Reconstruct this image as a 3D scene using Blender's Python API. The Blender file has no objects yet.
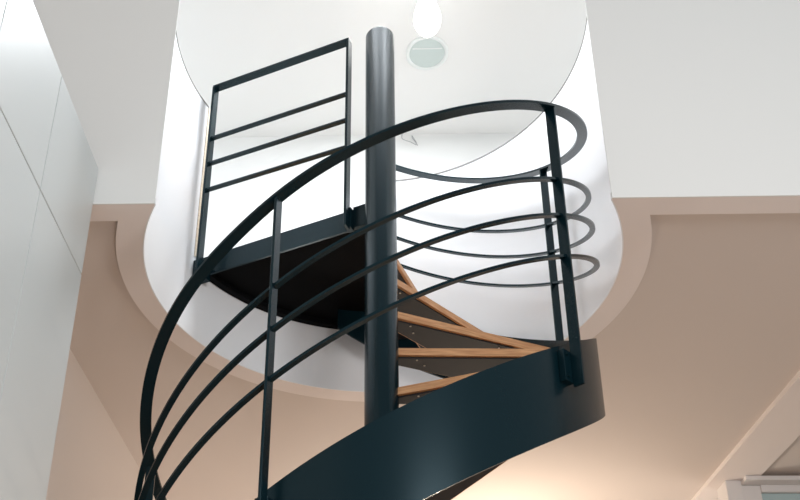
import bpy, bmesh, math, random
from math import sin, cos, radians as rad, degrees, sqrt, pi, asin, atan2
from mathutils import Vector, Matrix
random.seed(4)
scn = bpy.context.scene
COL = scn.collection
WORLD, E_SHAFT, E_UPF, E_LAMP, E_LOW, E_HALL = .38, 76, 33, 50, 45, 118

# ------------------------------------------------------------------ materials
def lin(c):
    return tuple((x/255/12.92) if x/255 <= .04045 else ((x/255+.055)/1.055)**2.4 for x in c)

def mat(name, rgb, rough=.5, spec=.5, metal=0.0, bump=0.0, bscale=60.0, vary=0.0, coat=0.0):
    m = bpy.data.materials.new(name); m.use_nodes = True
    nt = m.node_tree; b = nt.nodes['Principled BSDF']
    b.inputs['Base Color'].default_value = (*lin(rgb), 1)
    b.inputs['Roughness'].default_value = rough
    b.inputs['Specular IOR Level'].default_value = spec
    b.inputs['Metallic'].default_value = metal
    b.inputs['Coat Weight'].default_value = coat
    tc = nt.nodes.new('ShaderNodeTexCoord')
    nz = nt.nodes.new('ShaderNodeTexNoise'); nz.inputs['Scale'].default_value = bscale; nz.inputs['Detail'].default_value = 3
    nt.links.new(tc.outputs['Object'], nz.inputs['Vector'])
    if bump:
        bp = nt.nodes.new('ShaderNodeBump'); bp.inputs['Strength'].default_value = bump; bp.inputs['Distance'].default_value = .004
        nt.links.new(nz.outputs['Fac'], bp.inputs['Height']); nt.links.new(bp.outputs['Normal'], b.inputs['Normal'])
    if vary:
        mx = nt.nodes.new('ShaderNodeMix'); mx.data_type = 'RGBA'
        mx.inputs[6].default_value = (*lin(rgb), 1)
        mx.inputs[7].default_value = (*[c*(1-vary) for c in lin(rgb)], 1)
        nt.links.new(nz.outputs['Fac'], mx.inputs[0]); nt.links.new(mx.outputs[2], b.inputs['Base Color'])
    return m

def wood(name, c1, c2, rough=.45, scale=(3, 3, 40)):
    m = bpy.data.materials.new(name); m.use_nodes = True
    nt = m.node_tree; b = nt.nodes['Principled BSDF']
    tc = nt.nodes.new('ShaderNodeTexCoord'); mp = nt.nodes.new('ShaderNodeMapping')
    mp.inputs['Scale'].default_value = scale
    nz = nt.nodes.new('ShaderNodeTexNoise'); nz.inputs['Scale'].default_value = 3; nz.inputs['Detail'].default_value = 6
    nz.inputs['Distortion'].default_value = .6
    cr = nt.nodes.new('ShaderNodeValToRGB')
    cr.color_ramp.elements[0].position = .3; cr.color_ramp.elements[0].color = (*lin(c1), 1)
    cr.color_ramp.elements[1].position = .72; cr.color_ramp.elements[1].color = (*lin(c2), 1)
    nt.links.new(tc.outputs['Object'], mp.inputs['Vector']); nt.links.new(mp.outputs['Vector'], nz.inputs['Vector'])
    nt.links.new(nz.outputs['Fac'], cr.inputs['Fac']); nt.links.new(cr.outputs['Color'], b.inputs['Base Color'])
    b.inputs['Roughness'].default_value = rough
    return m

def emit(name, rgb, strength):
    m = bpy.data.materials.new(name); m.use_nodes = True
    nt = m.node_tree; b = nt.nodes['Principled BSDF']
    b.inputs['Base Color'].default_value = (*lin(rgb), 1)
    b.inputs['Emission Color'].default_value = (*lin(rgb), 1)
    b.inputs['Emission Strength'].default_value = strength
    return m

M_PAINT = mat('white_wall_paint', (233, 233, 231), .75, .25, bump=.04, bscale=180)
M_BAND = mat('band_paint', (236, 228, 224), .8, .2, bump=.04, bscale=160)
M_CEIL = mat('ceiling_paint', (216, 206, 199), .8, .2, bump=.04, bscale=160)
M_SHAFT = mat('shaft_paint', (246, 247, 249), .7, .25, bump=.03, bscale=160)
M_LACQ = mat('white_lacquer', (207, 212, 212), .36, .5)
M_GAP = mat('cabinet_carcass', (168, 167, 164), .8, .1)
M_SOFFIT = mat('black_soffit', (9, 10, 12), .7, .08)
M_STEEL = mat('blue_black_steel', (8, 31, 38), .27, .32, bump=.03, bscale=240, vary=.25)
M_STEEL.node_tree.nodes['Principled BSDF'].inputs['Specular Tint'].default_value = (.66, .90, 1.0, 1)
M_TRAY = mat('dark_steel_tray', (40, 40, 42), .6, .25, vary=.2, bscale=20)
M_SCREW = mat('zinc_screw', (205, 200, 190), .35, .5, metal=.6)
M_OAK = wood('oak', (176, 122, 80), (222, 174, 128))
M_FLOOR = wood('floor_oak', (152, 126, 104), (184, 158, 134), .5, (2, 14, 2))
M_RIM = mat('grey_rim_bead', (128, 126, 124), .5, .3)
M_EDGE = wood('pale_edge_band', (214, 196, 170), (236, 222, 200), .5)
M_BULB = emit('opal_glass', (255, 252, 246), 3.5)
M_VENT = mat('vent_plastic', (226, 230, 228), .5, .3)
M_VENTIN = mat('vent_dish', (196, 207, 204), .55, .3)
M_CABLE = mat('grey_cable', (168, 168, 168), .5, .3)
M_FRAME = mat('partition_paint', (226, 222, 220), .5, .4)
M_PANE = mat('frosted_pane', (176, 198, 200), .18, .5)

# ------------------------------------------------------------------ mesh helpers
def tag(o, label=None, cat=None, group=None, kind=None):
    if label: o['label'] = label
    if cat: o['category'] = cat
    if group: o['group'] = group
    if kind: o['kind'] = kind
    return o

def empty(name, loc=(0, 0, 0)):
    o = bpy.data.objects.new(name, None); o.location = loc; o.empty_display_size = .1
    COL.objects.link(o); return o

def link(name, bm, m, parent=None, smooth=None):
    bmesh.ops.recalc_face_normals(bm, faces=bm.faces)
    if smooth:
        for f in bm.faces: f.smooth = True
        for e in bm.edges:
            if len(e.link_faces) == 2 and e.calc_face_angle(0) > smooth: e.smooth = False
    me = bpy.data.meshes.new(name); bm.to_mesh(me); bm.free()
    me.materials.append(m)
    o = bpy.data.objects.new(name, me); COL.objects.link(o)
    if parent:
        o.parent = parent
        par = Vector(parent.location)
        if parent.parent: par = par + Vector(parent.parent.location)
        me.transform(Matrix.Translation(-par))
    return o

def prism(bm, pts, z0, z1):
    """vertical prism over a 2-D outline"""
    lo = [bm.verts.new((x, y, z0)) for x, y in pts]; hi = [bm.verts.new((x, y, z1)) for x, y in pts]
    n = len(pts)
    for i in range(n):
        j = (i+1) % n; bm.faces.new((lo[i], lo[j], hi[j], hi[i]))
    a = bm.faces.new(lo); b = bm.faces.new(hi)
    a.normal_update(); b.normal_update()
    if n > 4: bmesh.ops.triangulate(bm, faces=[a, b], ngon_method='EAR_CLIP')
    return bm

def box(bm, c, s, axes=None):
    ax = axes or (Vector((1, 0, 0)), Vector((0, 1, 0)), Vector((0, 0, 1)))
    c = Vector(c); v = []
    for i in (-.5, .5):
        for j in (-.5, .5):
            for k in (-.5, .5):
                v.append(bm.verts.new(c + ax[0]*s[0]*i + ax[1]*s[1]*j + ax[2]*s[2]*k))
    for q in ((0, 1, 3, 2), (4, 6, 7, 5), (0, 4, 5, 1), (2, 3, 7, 6), (0, 2, 6, 4), (1, 5, 7, 3)):
        bm.faces.new([v[i] for i in q])
    return bm

def bevel(bm, w=.0012, seg=1):
    bmesh.ops.bevel(bm, geom=list(bm.edges), offset=w, segments=seg, affect='EDGES', clamp_overlap=True)
    return bm

def loft(bm, rings, closed=False, cap=True):
    R = [[bm.verts.new(p) for p in r] for r in rings]
    n = len(R[0])
    for i in range(len(R)-1 + (1 if closed else 0)):
        a, b = R[i], R[(i+1) % len(R)]
        for k in range(n):
            l = (k+1) % n; bm.faces.new((a[k], a[l], b[l], b[k]))
    if cap and not closed:
        bm.faces.new(R[0]); bm.faces.new(R[-1][::-1])
    return bm

def lathe(bm, prof, c=(0, 0, 0), seg=48, cap=True):
    rings = [[(c[0]+r*cos(2*pi*k/seg), c[1]+r*sin(2*pi*k/seg), c[2]+z) for k in range(seg)] for r, z in prof]
    return loft(bm, rings, cap=cap)

def rod(bm, p, q, r, seg=10):
    p, q = Vector(p), Vector(q); d = (q-p).normalized()
    u = d.orthogonal().normalized(); v = d.cross(u)
    return loft(bm, [[tuple(c + u*r*cos(2*pi*k/seg) + v*r*sin(2*pi*k/seg)) for k in range(seg)] for c in (p, q)])

def arc(R, a0, a1, n, cx=0, cy=0):
    return [(cx+R*cos(rad(a0+(a1-a0)*i/n)), cy+R*sin(rad(a0+(a1-a0)*i/n))) for i in range(n+1)]

def pol(R, a, z=None):
    return (R*cos(rad(a)), R*sin(rad(a))) if z is None else (R*cos(rad(a)), R*sin(rad(a)), z)

# ------------------------------------------------------------------ measured layout (metres)
YW, YB = -.5167, -.4194            # front wall plane, back edge of the front ceiling band
RC, RB = 1.0206, 1.130             # shaft radius, outer radius of the ceiling ring
XL, XS, XT = -1.559, 2.153, 2.44   # left wall, step of the ceiling, far edge of the dropped strip
REC, SLAB = .03, .45
RIMZ = 1.435
FLOOR = -4.0
UPC, UPB = 2.75, 2.0               # upper ceiling, upper back wall
XC = sqrt(RC*RC-YW*YW)
YWB = YW+.10
A_IN = degrees(asin(YW/RC)); A_B = degrees(asin(YWB/RC)); A_RB = degrees(asin(YB/RB))
XB = sqrt(RB*RB-YB*YB)

def struct(name, bm, m, smooth=None, kind='structure'):
    o = link(name, bm, m, None, smooth); o['kind'] = kind; return o

# ------------------------------------------------------------------ setting
bm = bmesh.new(); box(bm, (1.47, -.25, FLOOR-.05), (6.06, 11.5, .1)); struct('floor', bm, M_FLOOR)

# recessed ceiling = under side of the slab, with the ring-shaped notch for the shaft
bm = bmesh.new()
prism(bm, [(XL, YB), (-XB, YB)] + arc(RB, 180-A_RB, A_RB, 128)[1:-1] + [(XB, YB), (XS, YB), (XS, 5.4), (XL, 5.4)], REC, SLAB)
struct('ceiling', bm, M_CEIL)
# dropped flat band along the front edge and round the shaft
bm = bmesh.new()
prism(bm, [(XL, YW), (-XC, YW)] + arc(RC, 180-A_IN, A_IN, 160)[1:-1] + [(XC, YW), (XS, YW), (XS, YB), (XB, YB)]
      + arc(RB, A_RB, 180-A_RB, 128)[1:-1] + [(-XB, YB), (XL, YB)], 0, REC)
struct('trim_1', bm, M_BAND)
# dropped strip on the right and the recessed field beyond it
bm = bmesh.new(); box(bm, ((XS+XT)/2, (YW+5.4)/2, .5*SLAB), (XT-XS, 5.4-YW, SLAB)); struct('trim_2', bm, M_BAND)
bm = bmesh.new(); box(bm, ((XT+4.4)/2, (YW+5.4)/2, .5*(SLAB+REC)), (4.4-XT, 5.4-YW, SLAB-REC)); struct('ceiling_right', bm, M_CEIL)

# front wall, either side of the shaft
def front_half(s):
    edge = arc(RC, A_IN, A_B, 8)
    pts = [(x, y) for x, y in edge] + [(4.4, YWB), (4.4, YW)]
    if s < 0: pts = [(-x, y) for x, y in edge] + [(XL, YWB), (XL, YW)]
    bm = bmesh.new(); prism(bm, pts, REC, 4.2)
    x0, x1 = (XC, 4.4) if s > 0 else (XL, -XC)
    prism(bm, [(x0, YW-.006), (x1, YW-.006), (x1, YW-.0003), (x0, YW-.0003)], 0, 4.2)
    return bm
struct('wall_front_left', front_half(-1), M_PAINT); struct('wall_front_right', front_half(1), M_PAINT)

# curved wall of the shaft: full height on the right, low below the landing, full on the left
OP0, OP1 = 91.0, 156.3             # way out of the landing
bm = bmesh.new()
def shell(a0, a1, z0, z1):
    n = max(6, int(abs(a1-a0)/1.5))
    prism(bm, arc(RC-.005, a0, a1, n) + arc(RC+.07, a1, a0, n), z0, z1)
prism(bm, arc(RC-.005, A_IN, 180-A_IN, 140) + arc(RC-.0003, 180-A_IN, A_IN, 140), 0, REC)
shell(A_B, 180-A_B, REC, SLAB)
shell(A_B, OP0, SLAB, RIMZ); shell(OP1, 180-A_B, SLAB, RIMZ)
struct('wall_shaft', bm, M_SHAFT)
# fine grey bead on top of the curved wall
bm = bmesh.new()
for a0, a1 in ((A_B, OP0), (OP1, 180-A_B)):
    n = int((a1-a0)/1.5)
    prism(bm, arc(RC-.008, a0, a1, n) + arc(RC+.07, a1, a0, n), RIMZ, RIMZ+.007)
struct('trim_3', bm, M_RIM)
# pale edge strip on the end of the curved wall beside the landing
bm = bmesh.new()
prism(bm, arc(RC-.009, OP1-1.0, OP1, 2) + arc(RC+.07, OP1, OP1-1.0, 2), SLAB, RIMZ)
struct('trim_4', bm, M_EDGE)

# upper storey seen through the shaft
bm = bmesh.new(); box(bm, (.4, (YWB+UPB)/2, UPC+.05), (8.0, UPB-YWB, .1)); struct('ceiling_upper', bm, M_PAINT)
bm = bmesh.new(); box(bm, (.4, UPB+.05, (UPC+.1+SLAB)/2), (8.0, .1, UPC+.1-SLAB)); struct('wall_upper_back', bm, M_PAINT)
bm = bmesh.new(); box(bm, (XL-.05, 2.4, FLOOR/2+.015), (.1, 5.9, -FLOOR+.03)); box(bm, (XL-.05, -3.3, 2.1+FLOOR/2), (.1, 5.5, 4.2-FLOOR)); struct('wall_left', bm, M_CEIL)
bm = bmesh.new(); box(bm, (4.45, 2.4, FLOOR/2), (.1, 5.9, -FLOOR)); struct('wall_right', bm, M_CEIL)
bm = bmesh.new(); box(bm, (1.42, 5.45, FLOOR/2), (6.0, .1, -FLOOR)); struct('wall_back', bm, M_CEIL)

# glazed partition at the far right
pt = empty('glazed_partition', (2.24, 2.23, FLOOR))
bm = bmesh.new(); box(bm, (2.29, 2.31, FLOOR/2), (.10, .16, -FLOOR)); bevel(bm, .003); link('jamb', bm, M_FRAME, pt)
bm = bmesh.new(); box(bm, (3.37, 2.21, -.0155), (2.06, .12, .03)); bevel(bm, .003); link('head_rail', bm, M_FRAME, pt)
bm = bmesh.new(); box(bm, (2.40, 2.29, FLOOR/2-.016), (.12, .10, -FLOOR-.032)); bevel(bm, .002); link('stile', bm, M_FRAME, pt)
bm = bmesh.new(); box(bm, (3.43, 2.26, -.056), (1.94, .06, .05)); bevel(bm, .002); link('top_panel', bm, M_FRAME, pt)
bm = bmesh.new(); box(bm, (3.43, 2.26, FLOOR/2-.041), (1.93, .012, -FLOOR-.084)); link('pane', bm, M_PANE, pt)
tag(pt, 'white framed glazed partition with pale blue pane in the lower right corner', 'partition')

# ------------------------------------------------------------------ tall cabinets on the left
CX, CT, CJ = -1.12, .172, -.335
def cabinet(y1, y0, label):
    t = empty('tall_cabinet', ((XL+CX)/2, (y0+y1)/2, FLOOR))
    bm = bmesh.new(); box(bm, ((XL+CX-.02)/2, (y0+y1)/2, (FLOOR+CT-.004)/2), (CX-.02-XL-.004, y1-y0-.0005, CT-.004-FLOOR)); link('body', bm, M_GAP, t)
    g = .0022
    for nm, z0, z1 in (('upper_door', CJ+.003, CT), ('lower_door', FLOOR+.08, CJ-.003)):
        bm = bmesh.new(); box(bm, (CX-.01, (y0+y1)/2, (z0+z1)/2), (.02, y1-y0-2*g, z1-z0)); bevel(bm, .0012); link(nm, bm, M_LACQ, t)
    tag(t, label, 'cabinet', 'white cabinets along the left wall')
cabinet(YW-.009, -.995, 'tall white glossy cabinet nearest the stair, its end against the wall')
cabinet(-.995, -1.443, 'second white glossy cabinet from the stair, at left edge of the photo')
cabinet(-1.443, -1.89, 'third white glossy cabinet from the stair, only a sliver at top left')

# ------------------------------------------------------------------ spiral staircase
K, ZT, ZB = .5089, -.3084, -.6421
RS, TS = .87, .012
stair = empty('spiral_staircase', (0, 0, FLOOR))
tag(stair, 'blue-black steel spiral staircase with oak treads rising into the round white shaft', 'staircase')
# centre column
bm = bmesh.new()
lathe(bm, [(.069, FLOOR), (.071, FLOOR+.004), (.071, 1.468), (.067, 1.473), (.064, 1.473)], (.003, 0, 0), seg=64)
link('column', bm, M_STEEL, stair, rad(40))
# outer stringer
A_ST, A_EN = -386.0, 105.0
bm = bmesh.new(); rings = []
N = 300
for i in range(N+1):
    a = A_ST+(A_EN-A_ST)*i/N; p = rad(a)
    zt = ZT+K*p; zb = max(ZB+K*p, FLOOR)
    zt = max(zt, FLOOR+.02)
    rings.append([pol(RS, a, zb), pol(RS, a, zt), pol(RS-TS, a, zt), pol(RS-TS, a, zb)])
loft(bm, rings); link('stringer', bm, M_STEEL, stair, rad(35))

# treads
DA, RISE = 22.3, .2035
def tread(n):
    a = 1.3+DA*n; top = -.340+RISE*n
    ro = RS-TS-.001
    def outline(inset, back):
        u = Vector((cos(rad(a)), sin(rad(a)))); v = Vector((-u.y, u.x))
        pts = []
        def fr(r): return tuple(u*sqrt(max(r*r-inset*inset, 0))+v*inset)
        w = Vector((cos(rad(a+DA)), sin(rad(a+DA)))); wv = Vector((-w.y, w.x))
        def bk(r): return tuple(w*sqrt(r*r-back*back)+wv*back)
        a0 = a+degrees(asin(inset/ro)); a1 = a+DA+degrees(asin(back/ro))
        pts = [fr(.068)] + arc(ro, a0, a1, 8) + [bk(.068)]
        return pts
    bm = bmesh.new(); prism(bm, outline(0, .043), top-.038, top)
    ed = [e for e in bm.edges if abs(e.verts[0].co.z-e.verts[1].co.z) < 1e-5 and len(e.link_faces) == 2 and e.calc_face_angle(0) > 1.2]
    bmesh.ops.bevel(bm, geom=ed, offset=.004, segments=2, affect='EDGES')
    t = link('tread', bm, M_OAK, stair)
    bm = bmesh.new(); prism(bm, outline(.012, .036), top-.046, top-.0382)
    link('tread_plate', bm, M_TRAY, t)
    if -3 <= n <= 4:
        for r, da in ((.155, 9), (.20, 20), (.60, 3.0), (.62, 19)):
            bm = bmesh.new(); x, y = pol(r, a+da)
            lathe(bm, [(.0045, 0), (.0045, -.002), (.0025, -.0035)], (x, y, top-.046), 10); link('screw', bm, M_SCREW, t)
for n in range(3, -18, -1): tread(n)

# handrail and the three rails below it (bent flat bars)
RX = -.0105
def zrail(z0, a):
    p = rad(a)
    if z0 > .6: return z0+.5028*p-.014*math.exp(-((a+123)/13)**2)      # the handrail is a true helix
    lo = rad(-195)
    f = lambda q: z0+.4983*q-.0023*q*q+.0027*q**3
    if p < lo: return f(lo)+(p-lo)*.51
    return f(p)
def rail(name, R, z0, w, t, a0, a1, rnd=.0015):
    bm = bmesh.new(); rings = []; n = int((a1-a0)/1.8)
    for i in range(n+1):
        a = a0+(a1-a0)*i/n; z = zrail(z0, a)
        c = lambda dr, dz: (RX+(R+dr)*cos(rad(a)), (R+dr)*sin(rad(a)), z+dz)
        h, k = w/2, t/2
        rings.append([c(-h, -k), c(h, -k), c(h, k), c(-h, k)])
    loft(bm, rings); return link(name, bm, M_STEEL, stair, rad(35))
A_TOP = 91.5
rail('handrail', .9219, .7257, .044, .012, -383, A_TOP)
for z0 in (.3758, .2108, .0286): rail('guard_rail', .916, z0, .022, .011, -383, A_TOP)

# balusters bolted to the stringer
def baluster(a):
    zt = zrail(.7257, a)+.0055; zb = ZT+K*rad(a)-.175
    if zb < FLOOR: zb = FLOOR
    u = Vector((cos(rad(a)), sin(rad(a)), 0)); v = Vector((-u.y, u.x, 0)); w = Vector((0, 0, 1))
    bm = bmesh.new(); rr = .9219-.0091*cos(rad(a))-.002; c = u*rr; c.z = (zt+zb)/2
    box(bm, c, (.040, .010, zt-zb), (u, v, w)); bevel(bm, .001)
    p = link('baluster', bm, M_STEEL, stair)
    zc = ZT+K*rad(a)-.102
    bm = bmesh.new(); c = u*.882 - v*.022; c.z = zc
    box(bm, c, (.023, .046, .12), (u, v, w)); bevel(bm, .001); link('bracket', bm, M_STEEL, p)
    for dz in (-.042, .042):
        bm = bmesh.new(); q = u*.8935 - v*.031; q.z = zc+dz
        rod(bm, q, q+u*.008, .0065, 6); link('bolt', bm, M_STEEL, p)
for a in (91, 23.6, -44.5, -112.5, -182, -251, -319, -381): baluster(a)

# landing: boxed steel sector with a curved rim and a deep straight fascia
FA, FB = Vector((-.905, .485)), Vector((-.034, .0813))
LT, LB = .491, .376
bm = bmesh.new()
RL = 1.008
fa = atan2(FA.y, FA.x)
pts = arc(RL, 91.0, 151.2, 40) + [(-.07, .112), (-.004, .095)]
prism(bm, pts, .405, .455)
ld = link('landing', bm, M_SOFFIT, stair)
bm = bmesh.new(); prism(bm, pts, .4552, LT); link('landing_board', bm, M_OAK, ld)
bm = bmesh.new()
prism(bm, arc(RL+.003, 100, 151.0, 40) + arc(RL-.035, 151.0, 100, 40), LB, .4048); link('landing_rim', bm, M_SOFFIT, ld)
u = (FA-FB).normalized(); v = Vector((-u.y, u.x))
if v.y > 0: v = -v
L = (FA-FB).length
bm = bmesh.new(); c = (FA+FB)/2 - v*.005
box(bm, (c.x, c.y, (LT+LB)/2), (L, .01, LT-LB), (Vector((u.x, u.y, 0)), Vector((v.x, v.y, 0)), Vector((0, 0, 1))))
link('landing_fascia', bm, M_STEEL, ld)

# straight guard of the landing
GA, GB = Vector((-.891, .3719)), Vector((-.1545, .0767))
gu = (GA-GB).normalized(); gv = Vector((-gu.y, gu.x))
if gv.y > 0: gv = -gv
AX = (Vector((gu.x, gu.y, 0)), Vector((gv.x, gv.y, 0)), Vector((0, 0, 1)))
GL = (GA-GB).length
gd = empty('landing_guard', ((GA.x+GB.x)/2, (GA.y+GB.y)/2, LT-FLOOR)); gd.parent = stair
def gbar(name, s0, s1, z, depth, t):
    bm = bmesh.new(); c = GB+gu*(s0+s1)/2
    box(bm, (c.x, c.y, z), (abs(s1-s0), depth, t), AX); bevel(bm, .001); return link(name, bm, M_STEEL, gd)
GT = 1.537
gbar('top_rail', -.006, GL+.006, GT, .042, .012)
for z in (1.178, 1.006, .832): gbar('guard_bar', .004, GL-.004, z, .024, .011)
for P, pb in ((GA, .325), (GB, .35)):
    bm = bmesh.new(); box(bm, (P.x, P.y, (GT-.006+pb)/2), (.013, .046, GT-.006-pb), AX); bevel(bm, .001)
    link('post', bm, M_STEEL, gd)
# short brackets that carry the two guard posts off the fascia
for P, s in ((GA, 1), (GB, -1)):
    # nearest point on the fascia
    w = FB + (FA-FB)*max(0, min(1, (P-FB).dot(FA-FB)/(FA-FB).length_squared))
    m_ = (P+w)/2; d = (w-P); dl = d.length; dn = d/dl; dv = Vector((-dn.y, dn.x))
    m_ = P + dn*(dl/2+.006)
    bm = bmesh.new()
    zt, zb = (.415, .325) if s > 0 else (.475, .36)
    if s > 0: m_ = m_ + gu*.022
    box(bm, (m_.x, m_.y, (zt+zb)/2), (dl-.014, .05 if s > 0 else .028, zt-zb), (Vector((dn.x, dn.y, 0)), Vector((dv.x, dv.y, 0)), Vector((0, 0, 1)))); bevel(bm, .001)
    link('post_bracket', bm, M_STEEL, gd)
# column cheek plate closing the landing towards the column
bm = bmesh.new(); c = FB+u*.05+v*.008
box(bm, (c.x, c.y, (LT+LB)/2), (.09, .012, LT-LB+.004), (Vector((u.x, u.y, 0)), Vector((v.x, v.y, 0)), Vector((0, 0, 1)))); bevel(bm, .001)
link('cheek_plate', bm, M_STEEL, ld)

# ------------------------------------------------------------------ upper storey fittings
vt = empty('ceiling_vent', (.334, 1.243, UPC))
bm = bmesh.new(); lathe(bm, [(.126, 0), (.144, 0), (.144, -.006), (.138, -.012), (.126, -.012), (.120, -.006), (.120, 0)], (.334, 1.243, UPC-.0005), 48, cap=False); link('rim', bm, M_VENT, vt, rad(50))
bm = bmesh.new(); lathe(bm, [(.120, -.001), (.120, -.005), (.112, -.0065)], (.334, 1.243, UPC), 48); link('dish', bm, M_VENTIN, vt, rad(30))
bm = bmesh.new(); box(bm, (.334, 1.20, UPC-.008), (.2, .008, .004)); link('bar', bm, M_VENT, vt)
tag(vt, 'round pale green ceiling vent with white rim below the glowing lamp', 'vent')


BX, BY, BZ = .293, .60, 2.19
pl = empty('pendant_lamp', (BX, BY, UPC))
bm = bmesh.new()
prof = [(.004, 0), (.028, .004), (.046, .018), (.062, .042), (.076, .075), (.083, .110), (.081, .140), (.073, .180), (.061, .220), (.051, .26), (.044, .30), (.040, .33), (.030, .345)]
lathe(bm, prof, (BX, BY, BZ), 40); link('glass_shade', bm, M_BULB, pl, rad(60))
bm = bmesh.new(); lathe(bm, [(.026, .346), (.026, .40), (.012, .42)], (BX, BY, BZ), 24); link('socket', bm, M_STEEL, pl, rad(40))
bm = bmesh.new(); rod(bm, (BX, BY, BZ+.42), (BX, BY, UPC-.0215), .003, 8); link('cord', bm, M_CABLE, pl)
bm = bmesh.new(); lathe(bm, [(.05, -.001), (.05, -.015), (.02, -.021)], (BX, BY, UPC), 32); link('canopy', bm, M_VENT, pl, rad(40))
tag(pl, 'glowing white teardrop pendant lamp at the top edge above the vent', 'lamp')

# loose cable loop at the top of the upper back wall
P = [Vector(p) for p in ((.185, 1.994, 2.75), (.182, 1.985, 2.70), (.205, 1.96, 2.655), (.245, 1.95, 2.628), (.285, 1.965, 2.615), (.292, 1.985, 2.65), (.272, 1.99, 2.70), (.258, 1.985, 2.722), (.262, 1.985, 2.70), (.285, 1.988, 2.66), (.300, 1.99, 2.632))]
path = []
for i in range(len(P)-1):
    p0, p1, p2, p3 = P[max(i-1, 0)], P[i], P[i+1], P[min(i+2, len(P)-1)]
    for k in range(6):
        t = k/6
        path.append(.5*((2*p1)+(p2-p0)*t+(2*p0-5*p1+4*p2-p3)*t*t+(3*p1-p0-3*p2+p3)*t**3))
path.append(P[-1])
bm = bmesh.new(); rings = []
for i, p in enumerate(path):
    d = (path[min(i+1, len(path)-1)]-path[max(i-1, 0)]).normalized(); a_ = Vector((0, 1, 0)); e1 = d.cross(a_).normalized(); e2 = d.cross(e1)
    rings.append([tuple(p+e1*.0028*cos(2*pi*k/8)+e2*.0028*sin(2*pi*k/8)) for k in range(8)])
loft(bm, rings); co = link('cable_loop', bm, M_CABLE, None, rad(60))
tag(co, 'thin grey loose cable loop dangling at top of the upper wall right of column', 'cable')

# ------------------------------------------------------------------ camera (view shifted up, as the photo is the top of a taller picture)
cd = bpy.data.cameras.new('camera'); cam = bpy.data.objects.new('camera', cd); COL.objects.link(cam); scn.camera = cam
CP, CYAW, CR = .42944219, -.0433415, .01645343
f = Vector((cos(CP)*sin(CYAW), cos(CP)*cos(CYAW), sin(CP))); r = Vector((cos(CYAW), -sin(CYAW), 0)); u_ = r.cross(f)
r2 = r*cos(CR)+u_*sin(CR); u2 = u_*cos(CR)-r*sin(CR)
cam.matrix_world = Matrix(((r2.x, u2.x, -f.x, -.02509), (r2.y, u2.y, -f.y, -3.33447), (r2.z, u2.z, -f.z, -2.36655), (0, 0, 0, 1)))
cd.sensor_fit = 'HORIZONTAL'; cd.sensor_width = 36; cd.lens = 919.2045*36/800
cd.shift_x = 61.31/800; cd.shift_y = 205.02/800
cd.clip_start = .05

# ------------------------------------------------------------------ light
w = bpy.data.worlds.new('world'); scn.world = w; w.use_nodes = True
bg = w.node_tree.nodes['Background']; bg.inputs['Color'].default_value = (.92, .98, 1.0, 1); bg.inputs['Strength'].default_value = WORLD
def area(name, loc, target, size, energy, col, shape='SQUARE', size_y=None):
    l = bpy.data.lights.new(name, 'AREA'); l.energy = energy; l.color = col; l.shape = shape; l.size = size
    if size_y: l.size_y = size_y
    o = bpy.data.objects.new(name, l); COL.objects.link(o); o.location = loc
    o.rotation_euler = (Vector(target)-Vector(loc)).to_track_quat('-Z', 'Y').to_euler(); return o
def point(name, loc, energy, col, r=.08):
    l = bpy.data.lights.new(name, 'POINT'); l.energy = energy; l.color = col; l.shadow_soft_size = r
    o = bpy.data.objects.new(name, l); COL.objects.link(o); o.location = loc; return o
WARM = (1.0, .85, .68)
rl = area('shaft_fill', (.05, .45, 2.72), (.05, .45, 0), .7, E_SHAFT, (.90, .95, 1.0), 'RECTANGLE', .6)  # unseen light added overhead to brighten the shaft walls
rl.data.specular_factor = .15
area('upper_fill_left', (-3.3, .9, 1.6), (0, 1.0, 1.5), 1.4, E_UPF, (.86, .93, 1.0))  # no window modelled; light added to brighten the upper room
area('upper_fill_right', (4.0, .9, 1.6), (0, 1.0, 1.5), 1.4, E_UPF, (.86, .93, 1.0))  # matching added light from the right side
area('hall_window', (1.95, -5.2, -.65), (-.1, -.4, .5), 1.7, E_HALL, (.97, .985, 1.0), 'RECTANGLE', 2.3)
point('lower_lamp', (.85, 2.85, -.85), E_LAMP, WARM, .10)
point('lower_fill_left', (-.7, 3.4, -2.2), E_LOW, (1.0, .94, .87), .2)  # added warm fill standing in for light bounced off the floor
point('hall_fill', (.9, -2.4, -3.3), 62, (1.0, .91, .86), .25)  # added low behind the stair front to lift the ceiling band and recess
point('lower_fill_right', (2.6, 2.6, -2.6), E_LOW, (1.0, .94, .87), .2)  # second added warm fill for the lower ceiling

scn.view_settings.view_transform = 'Standard'; scn.view_settings.look = 'None'
scn.view_settings.exposure = 0.0; scn.view_settings.gamma = 1.0; scn.view_settings.use_curve_mapping = False
